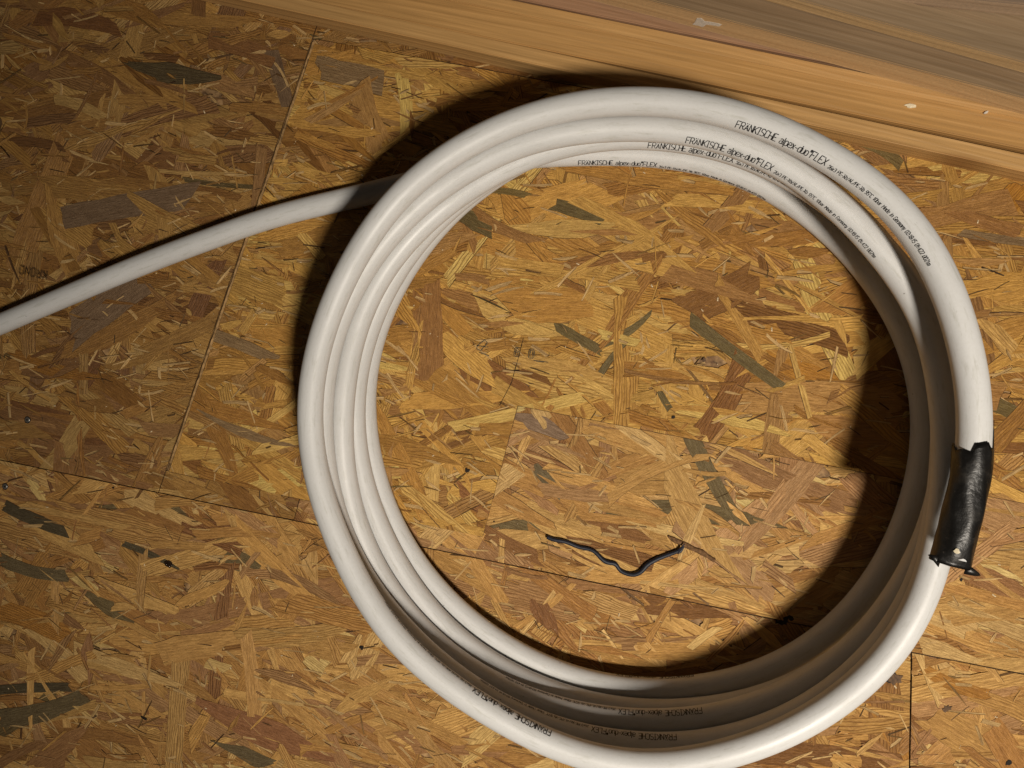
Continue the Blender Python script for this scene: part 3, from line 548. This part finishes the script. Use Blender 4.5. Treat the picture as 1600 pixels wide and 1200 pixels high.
# --- printed lettering: single-line letters laid as thin ink on the pipe wall
GL = {
 'F': (.62, [[(0, 0), (0, 1), (.62, 1)], [(0, .52), (.5, .52)]]), 'R': (.62, [[(0, 0), (0, 1), (.45, 1), (.6, .88), (.6, .66), (.45, .5), (0, .5)], [(.28, .5), (.62, 0)]]),
 'Ä': (.62, [[(0, 0), (.3, .84), (.6, 0)], [(.12, .3), (.48, .3)], [(.08, .98), (.18, .98)], [(.42, .98), (.52, .98)]]), 'A': (.62, [[(0, 0), (.3, 1), (.6, 0)], [(.12, .35), (.48, .35)]]),
 'N': (.58, [[(0, 0), (0, 1), (.56, 0), (.56, 1)]]), 'K': (.58, [[(0, 0), (0, 1)], [(.56, 1), (0, .45)], [(.16, .58), (.58, 0)]]), 'I': (.36, [[(0, 0), (.34, 0)], [(.17, 0), (.17, 1)], [(0, 1), (.34, 1)]]),
 'S': (.58, [[(.55, .9), (.4, 1), (.12, 1), (0, .86), (0, .66), (.12, .55), (.45, .47), (.57, .35), (.57, .14), (.42, 0), (.12, 0), (0, .1)]]),
 'C': (.56, [[(.55, .88), (.42, 1), (.12, 1), (0, .85), (0, .15), (.12, 0), (.42, 0), (.55, .12)]]), 'H': (.58, [[(0, 0), (0, 1)], [(.57, 0), (.57, 1)], [(0, .5), (.57, .5)]]),
 'E': (.56, [[(.56, 0), (0, 0), (0, 1), (.56, 1)], [(0, .52), (.46, .52)]]), 'L': (.52, [[(0, 1), (0, 0), (.52, 0)]]), 'X': (.6, [[(0, 0), (.6, 1)], [(0, 1), (.6, 0)]]),
 'P': (.58, [[(0, 0), (0, 1), (.45, 1), (.58, .88), (.58, .62), (.45, .5), (0, .5)]]), 'M': (.7, [[(0, 0), (0, 1), (.35, .4), (.7, 1), (.7, 0)]]),
 'G': (.58, [[(.55, .88), (.42, 1), (.12, 1), (0, .85), (0, .15), (.12, 0), (.45, 0), (.57, .12), (.57, .45), (.3, .45)]]), 'O': (.6, [[(.15, 0), (0, .15), (0, .85), (.15, 1), (.45, 1), (.6, .85), (.6, .15), (.45, 0), (.15, 0)]]),
 'a': (.48, [[(.05, .62), (.15, .7), (.36, .7), (.46, .6), (.46, 0)], [(.46, .42), (.15, .4), (0, .3), (0, .1), (.12, 0), (.32, 0), (.46, .12)]]), 'l': (.1, [[(.05, 0), (.05, 1)]]),
 'p': (.48, [[(0, -.3), (0, .7)], [(0, .58), (.14, .7), (.36, .7), (.48, .56), (.48, .14), (.36, 0), (.14, 0), (0, .12)]]), 'e': (.48, [[(0, .36), (.48, .36), (.48, .54), (.36, .7), (.12, .7), (0, .54), (0, .14), (.12, 0), (.36, 0), (.46, .1)]]),
 'x': (.46, [[(0, 0), (.46, .7)], [(0, .7), (.46, 0)]]), 'd': (.48, [[(.48, 0), (.48, 1)], [(.48, .58), (.36, .7), (.12, .7), (0, .56), (0, .14), (.12, 0), (.36, 0), (.48, .12)]]),
 'u': (.46, [[(0, .7), (0, .12), (.12, 0), (.32, 0), (.46, .14)], [(.46, .7), (.46, 0)]]), 'o': (.48, [[(.12, 0), (0, .14), (0, .56), (.12, .7), (.36, .7), (.48, .56), (.48, .14), (.36, 0), (.12, 0)]]),
 'b': (.48, [[(0, 0), (0, 1)], [(0, .58), (.14, .7), (.36, .7), (.48, .56), (.48, .14), (.36, 0), (.14, 0), (0, .12)]]), 'r': (.32, [[(0, 0), (0, .7)], [(0, .52), (.14, .68), (.32, .7)]]),
 'i': (.1, [[(.05, 0), (.05, .7)], [(.05, .88), (.05, .98)]]), 'n': (.46, [[(0, 0), (0, .7)], [(0, .56), (.14, .7), (.34, .7), (.46, .56), (.46, 0)]]), 'm': (.66, [[(0, 0), (0, .7)], [(0, .6), (.12, .7), (.22, .7), (.33, .6), (.33, 0)], [(.33, .6), (.44, .7), (.56, .7), (.66, .6), (.66, 0)]]),
 'y': (.46, [[(0, .7), (.23, .05)], [(.46, .7), (.16, -.28), (.02, -.28)]]), '-': (.36, [[(.02, .38), (.34, .38)]]), '/': (.4, [[(0, -.05), (.4, 1)]]), ':': (.12, [[(.05, .12), (.05, .24)], [(.05, .5), (.05, .62)]]), '.': (.12, [[(.05, 0), (.05, .12)]]),
 '®': (.26, [[(.05, .74), (0, .82), (0, .94), (.08, 1.02), (.2, 1.02), (.26, .94), (.26, .82), (.18, .74), (.05, .74)], [(.1, .82), (.1, .95), (.17, .9)]]), '°': (.24, [[(.04, .78), (0, .86), (.06, .98), (.18, .98), (.22, .86), (.16, .78), (.04, .78)]]),
 '0': (.5, [[(.12, 0), (0, .18), (0, .82), (.12, 1), (.38, 1), (.5, .82), (.5, .18), (.38, 0), (.12, 0)]]), '1': (.3, [[(0, .78), (.18, 1), (.18, 0)]]), '2': (.5, [[(0, .85), (.12, 1), (.38, 1), (.5, .85), (.5, .62), (0, 0), (.5, 0)]]),
 '3': (.5, [[(0, .9), (.12, 1), (.38, 1), (.5, .86), (.5, .64), (.36, .52), (.2, .52)], [(.36, .52), (.5, .4), (.5, .14), (.38, 0), (.12, 0), (0, .1)]]), '4': (.5, [[(.38, 0), (.38, 1), (0, .3), (.5, .3)]]),
 '5': (.5, [[(.48, 1), (.04, 1), (0, .55), (.36, .6), (.5, .46), (.5, .14), (.38, 0), (.12, 0), (0, .1)]]), '6': (.5, [[(.46, .92), (.36, 1), (.14, 1), (0, .8), (0, .14), (.12, 0), (.38, 0), (.5, .14), (.5, .4), (.38, .54), (.12, .54), (0, .4)]]),
 '8': (.5, [[(.12, .52), (0, .66), (0, .86), (.12, 1), (.38, 1), (.5, .86), (.5, .66), (.38, .52), (.12, .52), (0, .38), (0, .14), (.12, 0), (.38, 0), (.5, .14), (.5, .38), (.38, .52)]]),
 '9': (.5, [[(.04, .08), (.14, 0), (.36, 0), (.5, .2), (.5, .86), (.38, 1), (.12, 1), (0, .86), (0, .6), (.12, .46), (.38, .46), (.5, .6)]]),
 ' ': (.34, [])}
def layout(text, h, gap, slant=0.12):
    """-> list of polylines in metres, and the total width"""
    x, out = 0.0, []
    for ch in text:
        w, ls = GL[ch]
        for pl in ls: out.append([((x+px_+slant*py_)*h, py_*h) for px_, py_ in pl])
        x += w+gap
    return out, x*h
def ribbons(polylines, thick, place, step=0.0009, jit=0.0, rr=None):
    V, Fc = [], []
    for pl in polylines:
        pts = [pl[0]]
        for a, b in zip(pl[:-1], pl[1:]):
            n = max(1, int(math.hypot(b[0]-a[0], b[1]-a[1])/step))
            pts += [(a[0]+(b[0]-a[0])*i/n, a[1]+(b[1]-a[1])*i/n) for i in range(1, n+1)]
        if len(pts) < 2: continue
        d0 = (pts[1][0]-pts[0][0], pts[1][1]-pts[0][1]); ln = math.hypot(*d0) or 1
        pts[0] = (pts[0][0]-d0[0]/ln*thick*.4, pts[0][1]-d0[1]/ln*thick*.4)
        prev = None
        for i, p in enumerate(pts):
            a, b = pts[max(0, i-1)], pts[min(len(pts)-1, i+1)]; dx, dy = b[0]-a[0], b[1]-a[1]; l = math.hypot(dx, dy) or 1
            t = thick*(1+(rr.gauss(0, jit) if rr else 0))*.5; nx_, ny_ = -dy/l*t, dx/l*t
            V += [place(p[0]+nx_, p[1]+ny_), place(p[0]-nx_, p[1]-ny_)]; k = len(V)-2
            if prev is not None: Fc.append((prev, prev+1, k+1, k))
            prev = k
    return V, Fc
BIG, SMALL = 'FRÄNKISCHE alpex-duo®FLEX', '26x3 PE-Xb/AL/PE-Xb 95°C 10bar Made in Germany 02:18:15 01:422 0021m'
big_l, big_w = layout(BIG, 0.0066, 0.15, 0.08); k_ = 0.089/big_w
big_l = [[(x*k_, y) for x, y in p] for p in big_l]
sm_l, sm_w = layout(SMALL, 0.0034, 0.2); k_ = 0.126/sm_w
sm_l = [[(0.0915+x*k_, y-0.0002) for x, y in p] for p in sm_l]
for i, (s0, ps, sl) in enumerate([(0.471, 140, -.09), (2.4592, 143, -.05), (4.4639, 146, -.05), (6.42, 140, 0), (10.3733, 152, .03), (1.4934, 158, .10), (3.5698, 156, .08), (5.5415, 153, .08), (9.440, 186, .06)]):
    def place(x, y, s0=s0, ps=ps, sl=sl):
        return on_pipe(s0-x, math.radians(ps+sl*x*1000)-(y-0.0034)/PR, PR*1.011+0.0001)
    rr = random.Random(i)
    V, Fc = ribbons(big_l, 0.00074, place, jit=0.12, rr=rr); V2, F2 = ribbons(sm_l, 0.00048, place, jit=0.3, rr=rr)
    mesh_obj('printed_text', V+V2, Fc+[tuple(j+len(V) for j in f) for f in F2], M_INK, pipe)

# --- black tape wrapped over the cut end
def tape_wrap():
    sides = 40; rows = 26; V, Fc = [], []; rr = random.Random(4)
    s_end, s_top = -0.007, 0.118
    ph = [rr.uniform(0, 6.28) for _ in range(6)]
    def top(t):    # ragged upper rim, with a spike on the outer side
        d = (t-0.25+math.pi) % (2*math.pi)-math.pi
        spike = 0.0235*max(0, 1-abs(d-0.05)/0.42) if d < 0.05 else 0.0235*max(0, 1-abs(d-0.05)/0.30)
        step = 0.0035 if 1.1 < t < 2.0 else (-0.004 if 2.0 <= t < 3.0 else 0)
        return s_top-0.0235+spike+step+0.0012*math.sin(5*t+ph[0])
    def frame(s):
        g = lambda A_: np.array([np.interp(max(s, 0), PS, A_[:, k]) for k in range(3)])
        c = g(PC)
        if s < 0: c = c+g(PT)*s
        return c, g(PN), g(PU)
    for i in range(rows+1):
        f_ = i/rows
        for k in range(sides):
            t = 2*math.pi*k/sides; s = s_end+(top(t)-s_end)*f_
            r = PR+0.0009+0.0004*math.sin(3*t+9*f_+ph[1])+0.0003*math.sin(7*t-14*f_+ph[2])+0.0005*max(0, math.sin(t-2.2+1.6*f_))
            c, n, u = frame(s)
            a, b = math.cos(t), math.sin(t)
            fl = max(0.0, 1-f_*9)                   # the end is pinched flat
            V.append(c+r*(a*n*(1+0.12*fl)+b*u*(1-0.30*fl)))
    for i in range(rows):
        for k in range(sides):
            k2 = (k+1) % sides; Fc.append((i*sides+k, (i+1)*sides+k, (i+1)*sides+k2, i*sides+k2))
    c, n, u = frame(s_end-0.0015); m0 = len(V); V.append(c); Fc += [((k+1) % sides, k, m0) for k in range(sides)]
    o = mesh_obj('tape_wrap', V, Fc, M_TAPE, coil, True)
    md = o.modifiers.new('thickness', 'SOLIDIFY'); md.thickness = 0.0005; md.offset = 1
    # two pinched corners of tape that stick out at the cut end
    c, n, u = frame(s_end); tg = np.array([PT[0][0], PT[0][1], PT[0][2]])
    for sgn, ln, wd in ((1, 0.0180, 0.0045), (-1, 0.0160, 0.0045)):
        P_ = []
        for q in range(7):
            f_ = q/6; rad = 0.010+(ln-0.010+0.004)*f_; half = wd*(1-f_)**0.7+0.0003
            base = c+sgn*n*rad+u*(0.004+0.002*math.sin(3*f_))
            up = 0.004*f_ if sgn < 0 else -0.0015*f_
            P_ += [base-tg*(half*0.8)+tg*up, base+tg*half+tg*up+u*0.001]
        fl = mesh_obj('tape_flap', P_, [(2*q, 2*q+1, 2*q+3, 2*q+2) for q in range(6)], M_TAPE, o, True)
        md = fl.modifiers.new('thickness', 'SOLIDIFY'); md.thickness = 0.0008; md.offset = 0
    # a small tear where pale pipe shows
    S = [on_pipe(0.007+0.0022*math.cos(a), math.radians(108)+0.13*math.sin(a)*(1+.3*math.cos(3*a)), PR+0.0030) for a in np.linspace(0, 6.283, 10, endpoint=False)]
    mesh_obj('tape_tear', S, [tuple(range(10))], mat_plain('yellowed_plastic', (0.55, 0.48, 0.33), 0.5, 0.4, 0.2, 400), o)
tape_wrap()

# ------------------------------------------------------------------ small things on the floor
def path_tube(name, pts, radii, mat, parent=None, sides=12, flat=1.0, lift=None):
    pts = resample(np.array(pts), 0.0012); n = len(pts); rad = np.interp(np.linspace(0, 1, n), np.linspace(0, 1, len(radii)), radii)
    T_ = np.gradient(pts, axis=0); T_ /= np.linalg.norm(T_, axis=1)[:, None]; N_ = np.cross(T_, [0, 0, 1.0]); N_ /= np.linalg.norm(N_, axis=1)[:, None]; U_ = np.cross(N_, T_)
    V, Fc = [], []
    for i in range(n):
        for k in range(sides):
            t = 2*math.pi*k/sides; V.append(pts[i]+rad[i]*(math.cos(t)*N_[i]+flat*math.sin(t)*U_[i]))
    for i in range(n-1):
        for k in range(sides):
            k2 = (k+1) % sides; Fc.append((i*sides+k, (i+1)*sides+k, (i+1)*sides+k2, i*sides+k2))
    Fc += [tuple(range(sides)), tuple(range((n-1)*sides, n*sides))[::-1]]
    return mesh_obj(name, V, Fc, mat, parent, True)
M_CABLE = NT('blue_black_rubber'); tcx = M_CABLE.new('ShaderNodeTexCoord').outputs['Object']
nn = M_CABLE.noise(tcx, 300.0, 3.0); M_CABLE.col(M_CABLE.mix(M_CABLE.mapr(nn, .4, .7, 0, 1), (0.003, 0.005, 0.013), (0.008, 0.012, 0.028))); M_CABLE.rough(0.55); M_CABLE.bump(nn, 0.3, 0.0006); M_CABLE = M_CABLE.m
cw = [(855, 839), (864, 843), (876, 845), (890, 849), (905, 855), (920, 858), (930, 863), (940, 873), (950, 879), (962, 882), (968, 890), (978, 896), (990, 898), (1002, 893), (1010, 884), (1022, 876), (1038, 869), (1052, 864), (1060, 861)]
cz = [0.0054+0.0006*math.sin(i*1.1) for i in range(len(cw))]
cable = empty('cable_scrap', tuple(plan(960, 880, 0.0018)))
tag(cable, 'short wavy scrap of blue-black cable lying inside the coil', 'cable')
def under(o, par):
    bpy.context.view_layer.update(); o.parent = par; o.matrix_parent_inverse = par.matrix_world.inverted(); return o
under(path_tube('sheath', [plan(x, y, z) for (x, y), z in zip(cw, cz)], [0.0024, 0.0024, 0.0023, 0.0022, 0.0026, 0.0023, 0.0025, 0.0028, 0.0025, 0.0022], M_CABLE), cable)
under(path_tube('split_end', [plan(1058, 862, 0.005), plan(1063, 858, 0.007), plan(1068, 852, 0.0095), plan(1070, 850, 0.0095)], [0.0021, 0.0018, 0.0011, 0.0005], M_CABLE, flat=.6), cable)
under(path_tube('split_end', [plan(1058, 863, 0.004), plan(1063, 862, 0.004), plan(1067, 857, 0.0042), plan(1070, 854, 0.0045)], [0.0020, 0.0016, 0.0011, 0.0006], M_CABLE, flat=.6), cable)

M_BARK = mat_plain('dark_splinter', (0.15, 0.08, 0.035), 0.8, 0.2, 0.5, 350, 0.5)
spl = path_tube('wood_splinter', [plan(x, y, 0.0042) for x, y in ((1044, 838), (1056, 845), (1068, 850), (1082, 857), (1098, 864), (1110, 872), (1117, 876))], [0.0012, 0.0030, 0.0026, 0.0032, 0.0024, 0.0034, 0.0020, 0.0026], M_BARK, None, 7, 0.5)
tag(spl, 'dark brown wood splinter by the right tip of the cable scrap', 'splinter')

M_STEEL = mat_plain('dull_steel', (0.30, 0.28, 0.25), 0.38, 0.5, 0.35, 900); M_STEEL.node_tree.nodes['Principled BSDF'].inputs['Metallic'].default_value = 0.8
M_HOLE = mat_plain('screw_shade_dark_marks', (0.016, 0.012, 0.009), 0.7, 0.2, 0.3, 600)  # near-black: screw hole shade as colour, also knots, saw cut and black mark
def screw(px, py, label, seed):
    z = 0.0025; c = plan(px, py, z); e = empty('screw', tuple(c)); tag(e, label, 'screw', 'screws in the left boards')
    def ringm(name, prof, mat, n=24, rough=0.0):
        rr = random.Random(seed); V, Fc = [], []
        for r, h in prof:
            for k in range(n):
                t = 2*math.pi*k/n; q = r*(1+rr.gauss(0, rough)); V.append((q*math.cos(t), q*math.sin(t), h))
        for i in range(len(prof)-1):
            for k in range(n): Fc.append((i*n+k, i*n+(k+1) % n, (i+1)*n+(k+1) % n, (i+1)*n+k))
        Fc.append(tuple(range((len(prof)-1)*n, len(prof)*n))); return mesh_obj(name, V, Fc, mat, e, True)
    ringm('countersink', [(0.0047, 0.0002), (0.0043, 0.0004), (0.0040, 0.00025)], M_HOLE, 26, 0.06)
    ringm('head', [(0.0037, 0.0003), (0.0035, 0.0007), (0.0028, 0.0009), (0.0015, 0.0008)], M_STEEL)
    V, Fc = [], []
    for k in range(12):
        t = 2*math.pi*k/12; r = 0.0015 if k % 2 == 0 else 0.0009; V.append((r*math.cos(t), r*math.sin(t), 0.00102))
    mesh_obj('recess', V, [tuple(range(12))], M_HOLE, e)
screw(43, 656, 'screw head sunk in the brown strand just above the long joint', 1)
screw(8, 760, 'screw head at the left edge of the picture, just below the long joint', 2)

# resin bead on the dark sliver
M_BEAD = NT('resin_bead'); M_BEAD.col((0.02, 0.012, 0.008)); M_BEAD.rough(0.08); tcx = M_BEAD.new('ShaderNodeTexCoord').outputs['Object']; M_BEAD.bump(M_BEAD.noise(tcx, 420.0, 2.0), 1.0, 0.002); M_BEAD = M_BEAD.m
bm = bmesh.new(); bmesh.ops.create_icosphere(bm, subdivisions=5, radius=1.0); rr = random.Random(3)
from mathutils import noise as mnoise
for v in bm.verts:
    k = 1+0.25*mnoise.noise(v.co*1.7)+0.28*mnoise.noise(v.co*4.0); v.co = Vector((v.co.x*0.0058*k, v.co.y*0.0042*k, v.co.z*0.0034*k))
me = bpy.data.meshes.new('resin_bead'); bm.to_mesh(me); bm.free(); me.materials.append(M_BEAD); me.polygons.foreach_set('use_smooth', [True]*len(me.polygons))
bead = link(bpy.data.objects.new('resin_bead', me)); bead.location = tuple(plan(264, 881, 0.0022)); bead.rotation_euler = (0, 0, -0.5)
tag(bead, 'glossy dark resin bead at the end of a black sliver, lower left of the coil', 'resin')

# knot holes and dark chips
def knot(px, py, wpx, hpx, ang, panel, seed, z=0.0026, mat=None):
    return flake('knot', px, py, z+PANELS[panel][0], wpx, hpx, ang, mat or M_HOLE, PANELS[panel][2], 0.0003, seed, 14)
M_KNOT = mat_plain('knot_wood', (0.10, 0.055, 0.026), 0.7, 0.3, 0.5, 420)
for a in [(565, 1012, 9, 9, 0, 'D', 1), (730, 735, 9, 9, 0, 'B', 2), (1100, 562, 8, 7, .2, 'B', 3), (-4, 195, 20, 44, 0, 'A', 6), (1391, 1058, 34, 22, .2, 'D', 4),
          (772, 815, 4, 3, 0, 'C', 7), (177, 762, 5, 5, 0, 'D', 8), (148, 1120, 13, 5, .6, 'D', 9), (225, 1122, 18, 5, -.3, 'D', 10), (1052, 652, 7, 6, 0, 'B', 11),
          (1576, 1192, 12, 9, .4, 'E', 13), (1502, 906, 5, 6, 0, 'C', 14), (1480, 1107, 15, 10, .5, 'E', 15)]:
    knot(*a, mat=M_KNOT if a[6] % 3 == 0 else None)
flake('knot', 1398, 1060, 0.0029, 24, 20, 0.4, M_KNOT, PANELS['D'][2], 0.0004, 22, 12)

# the bare milled lip along the slanting groove
a_, b_ = plan2(*V1[0]), plan2(*V1[1]); d_ = (b_-a_)/np.linalg.norm(b_-a_); n_ = np.array([-d_[1], d_[0]]); n_ = n_ if n_[0] > 0 else -n_
V, Fc = [], []; rr = random.Random(8); Ln = float(np.linalg.norm(b_-a_)); ns = 70
for i in range(ns+1):
    p = a_+d_*(0.004+(Ln-0.01)*i/ns); w0, w1 = 0.0022+rr.gauss(0, .00025), 0.0051+rr.gauss(0, .0003)
    zt = -DB+0.0012+rr.gauss(0, .00012)
    V += [(*(p+n_*w0), -DB), (*(p+n_*w0), zt), (*(p+n_*w1), zt+.0002), (*(p+n_*w1), -DB)]
for i in range(ns):
    for k in range(3): Fc.append((4*i+k, 4*i+k+1, 4*i+k+5, 4*i+k+4))
mesh_obj('milled_lip', V, Fc, mat_plain('milled_wood', (0.40, 0.24, 0.10), 0.7, 0.3, 0.55, 160, .4), PANELS['B'][2])

# --- marks on the boards
def on_board(name, polylines, px, py, ang, thick, panel, mat, seed=0, jit=.25):
    z = PANELS[panel][0]+0.00285; c = plan(px, py, z); ca, sa = math.cos(ang), math.sin(ang)
    V, Fc = ribbons(polylines, thick, lambda x, y: (c[0]+x*ca-y*sa, c[1]+x*sa+y*ca, z), step=0.0012, jit=jit, rr=random.Random(seed))
    return mesh_obj(name, V, Fc, mat, PANELS[panel][2])
def outlined(text, h, gap, off):
    ls, w = layout(text, h, gap, 0.0); out = []
    for pl in ls:
        for sg in (-1, 1):
            q = []
            for i, p in enumerate(pl):
                a, b = pl[max(0, i-1)], pl[min(len(pl)-1, i+1)]; dx, dy = b[0]-a[0], b[1]-a[1]; l = math.hypot(dx, dy) or 1
                q.append((p[0]-dy/l*off*sg, p[1]+dx/l*off*sg))
            out.append(q)
    return out
on_board('printed_text', outlined('KRONO', 0.0105, 0.24, 0.0008), 74, 424, math.pi-0.22, 0.0008, 'A', M_PRINT, 1)
on_board('printed_text', outlined('60', 0.0095, 1.3, 0.0009), 804, 556, -0.13, 0.0008, 'B', M_PENCIL, 2)
on_board('pencil_mark', [[(0, 0), (0.017, -0.0022)], [(0.003, -.0012), (0.012, -.0022)]], 834, 563, 0, 0.0008, 'B', M_PENCIL, 3)
on_board('pencil_mark', [[(0, 0), (0.009, 0.007), (0.012, 0.003), (0.004, -0.006), (-.001, -.004), (0, 0)], [(0, 0), (0.013, -0.002)], [(0.002, -.008), (0.014, -.012)]], 746, 540, 0, 0.0009, 'B', M_PENCIL, 4)
on_board('saw_cut', [[(0, 0), (-0.0035, -0.014), (-0.0140, -0.052), (-0.0285, -0.0795)]], 818, 528, 0, 0.0005, 'B', M_HOLE, 5)
on_board('black_mark', [[(0, 0.0), (0.009, -0.001), (0.009, 0.004), (0.013, 0.007), (0.017, 0.003)]], 1214, 972, 0, 0.0042, 'C', M_HOLE, 6)

# --- pale crumbs of sawdust scattered over the boards
V, Fc = [], []; rr = random.Random(12)
for k in range(300):
    px, py = rr.uniform(-80, 1680), rr.uniform(40, 1280)
    inB = (px > 470-.34*(py-60)) and py > 150 and (py < 630+.19*(px-800) if px > 800 else py < 780)
    z = 0.0027-(DB if inB else 0); c = plan(px, py, z); r = 0.0003+0.0008*rr.random()**3; a = rr.uniform(0, 3.14); e_ = rr.uniform(1, 2.6)
    b = len(V)
    for (x, y) in ((-1, -.6), (1, -.8), (.8, .7), (-.7, .8)):
        x *= r*e_; y *= r; V.append((c[0]+x*math.cos(a)-y*math.sin(a), c[1]+x*math.sin(a)+y*math.cos(a), z))
    V.append((c[0], c[1], z+r*.9)); Fc += [(b, b+1, b+4), (b+1, b+2, b+4), (b+2, b+3, b+4), (b+3, b, b+4)]
dust = mesh_obj('sawdust', V, Fc, mat_plain('sawdust_pale', (0.66, 0.52, 0.32), 0.7, 0.4, 0.2, 900))
tag(dust, 'pale crumbs of sawdust scattered over the strand boards', 'sawdust', kind='stuff')
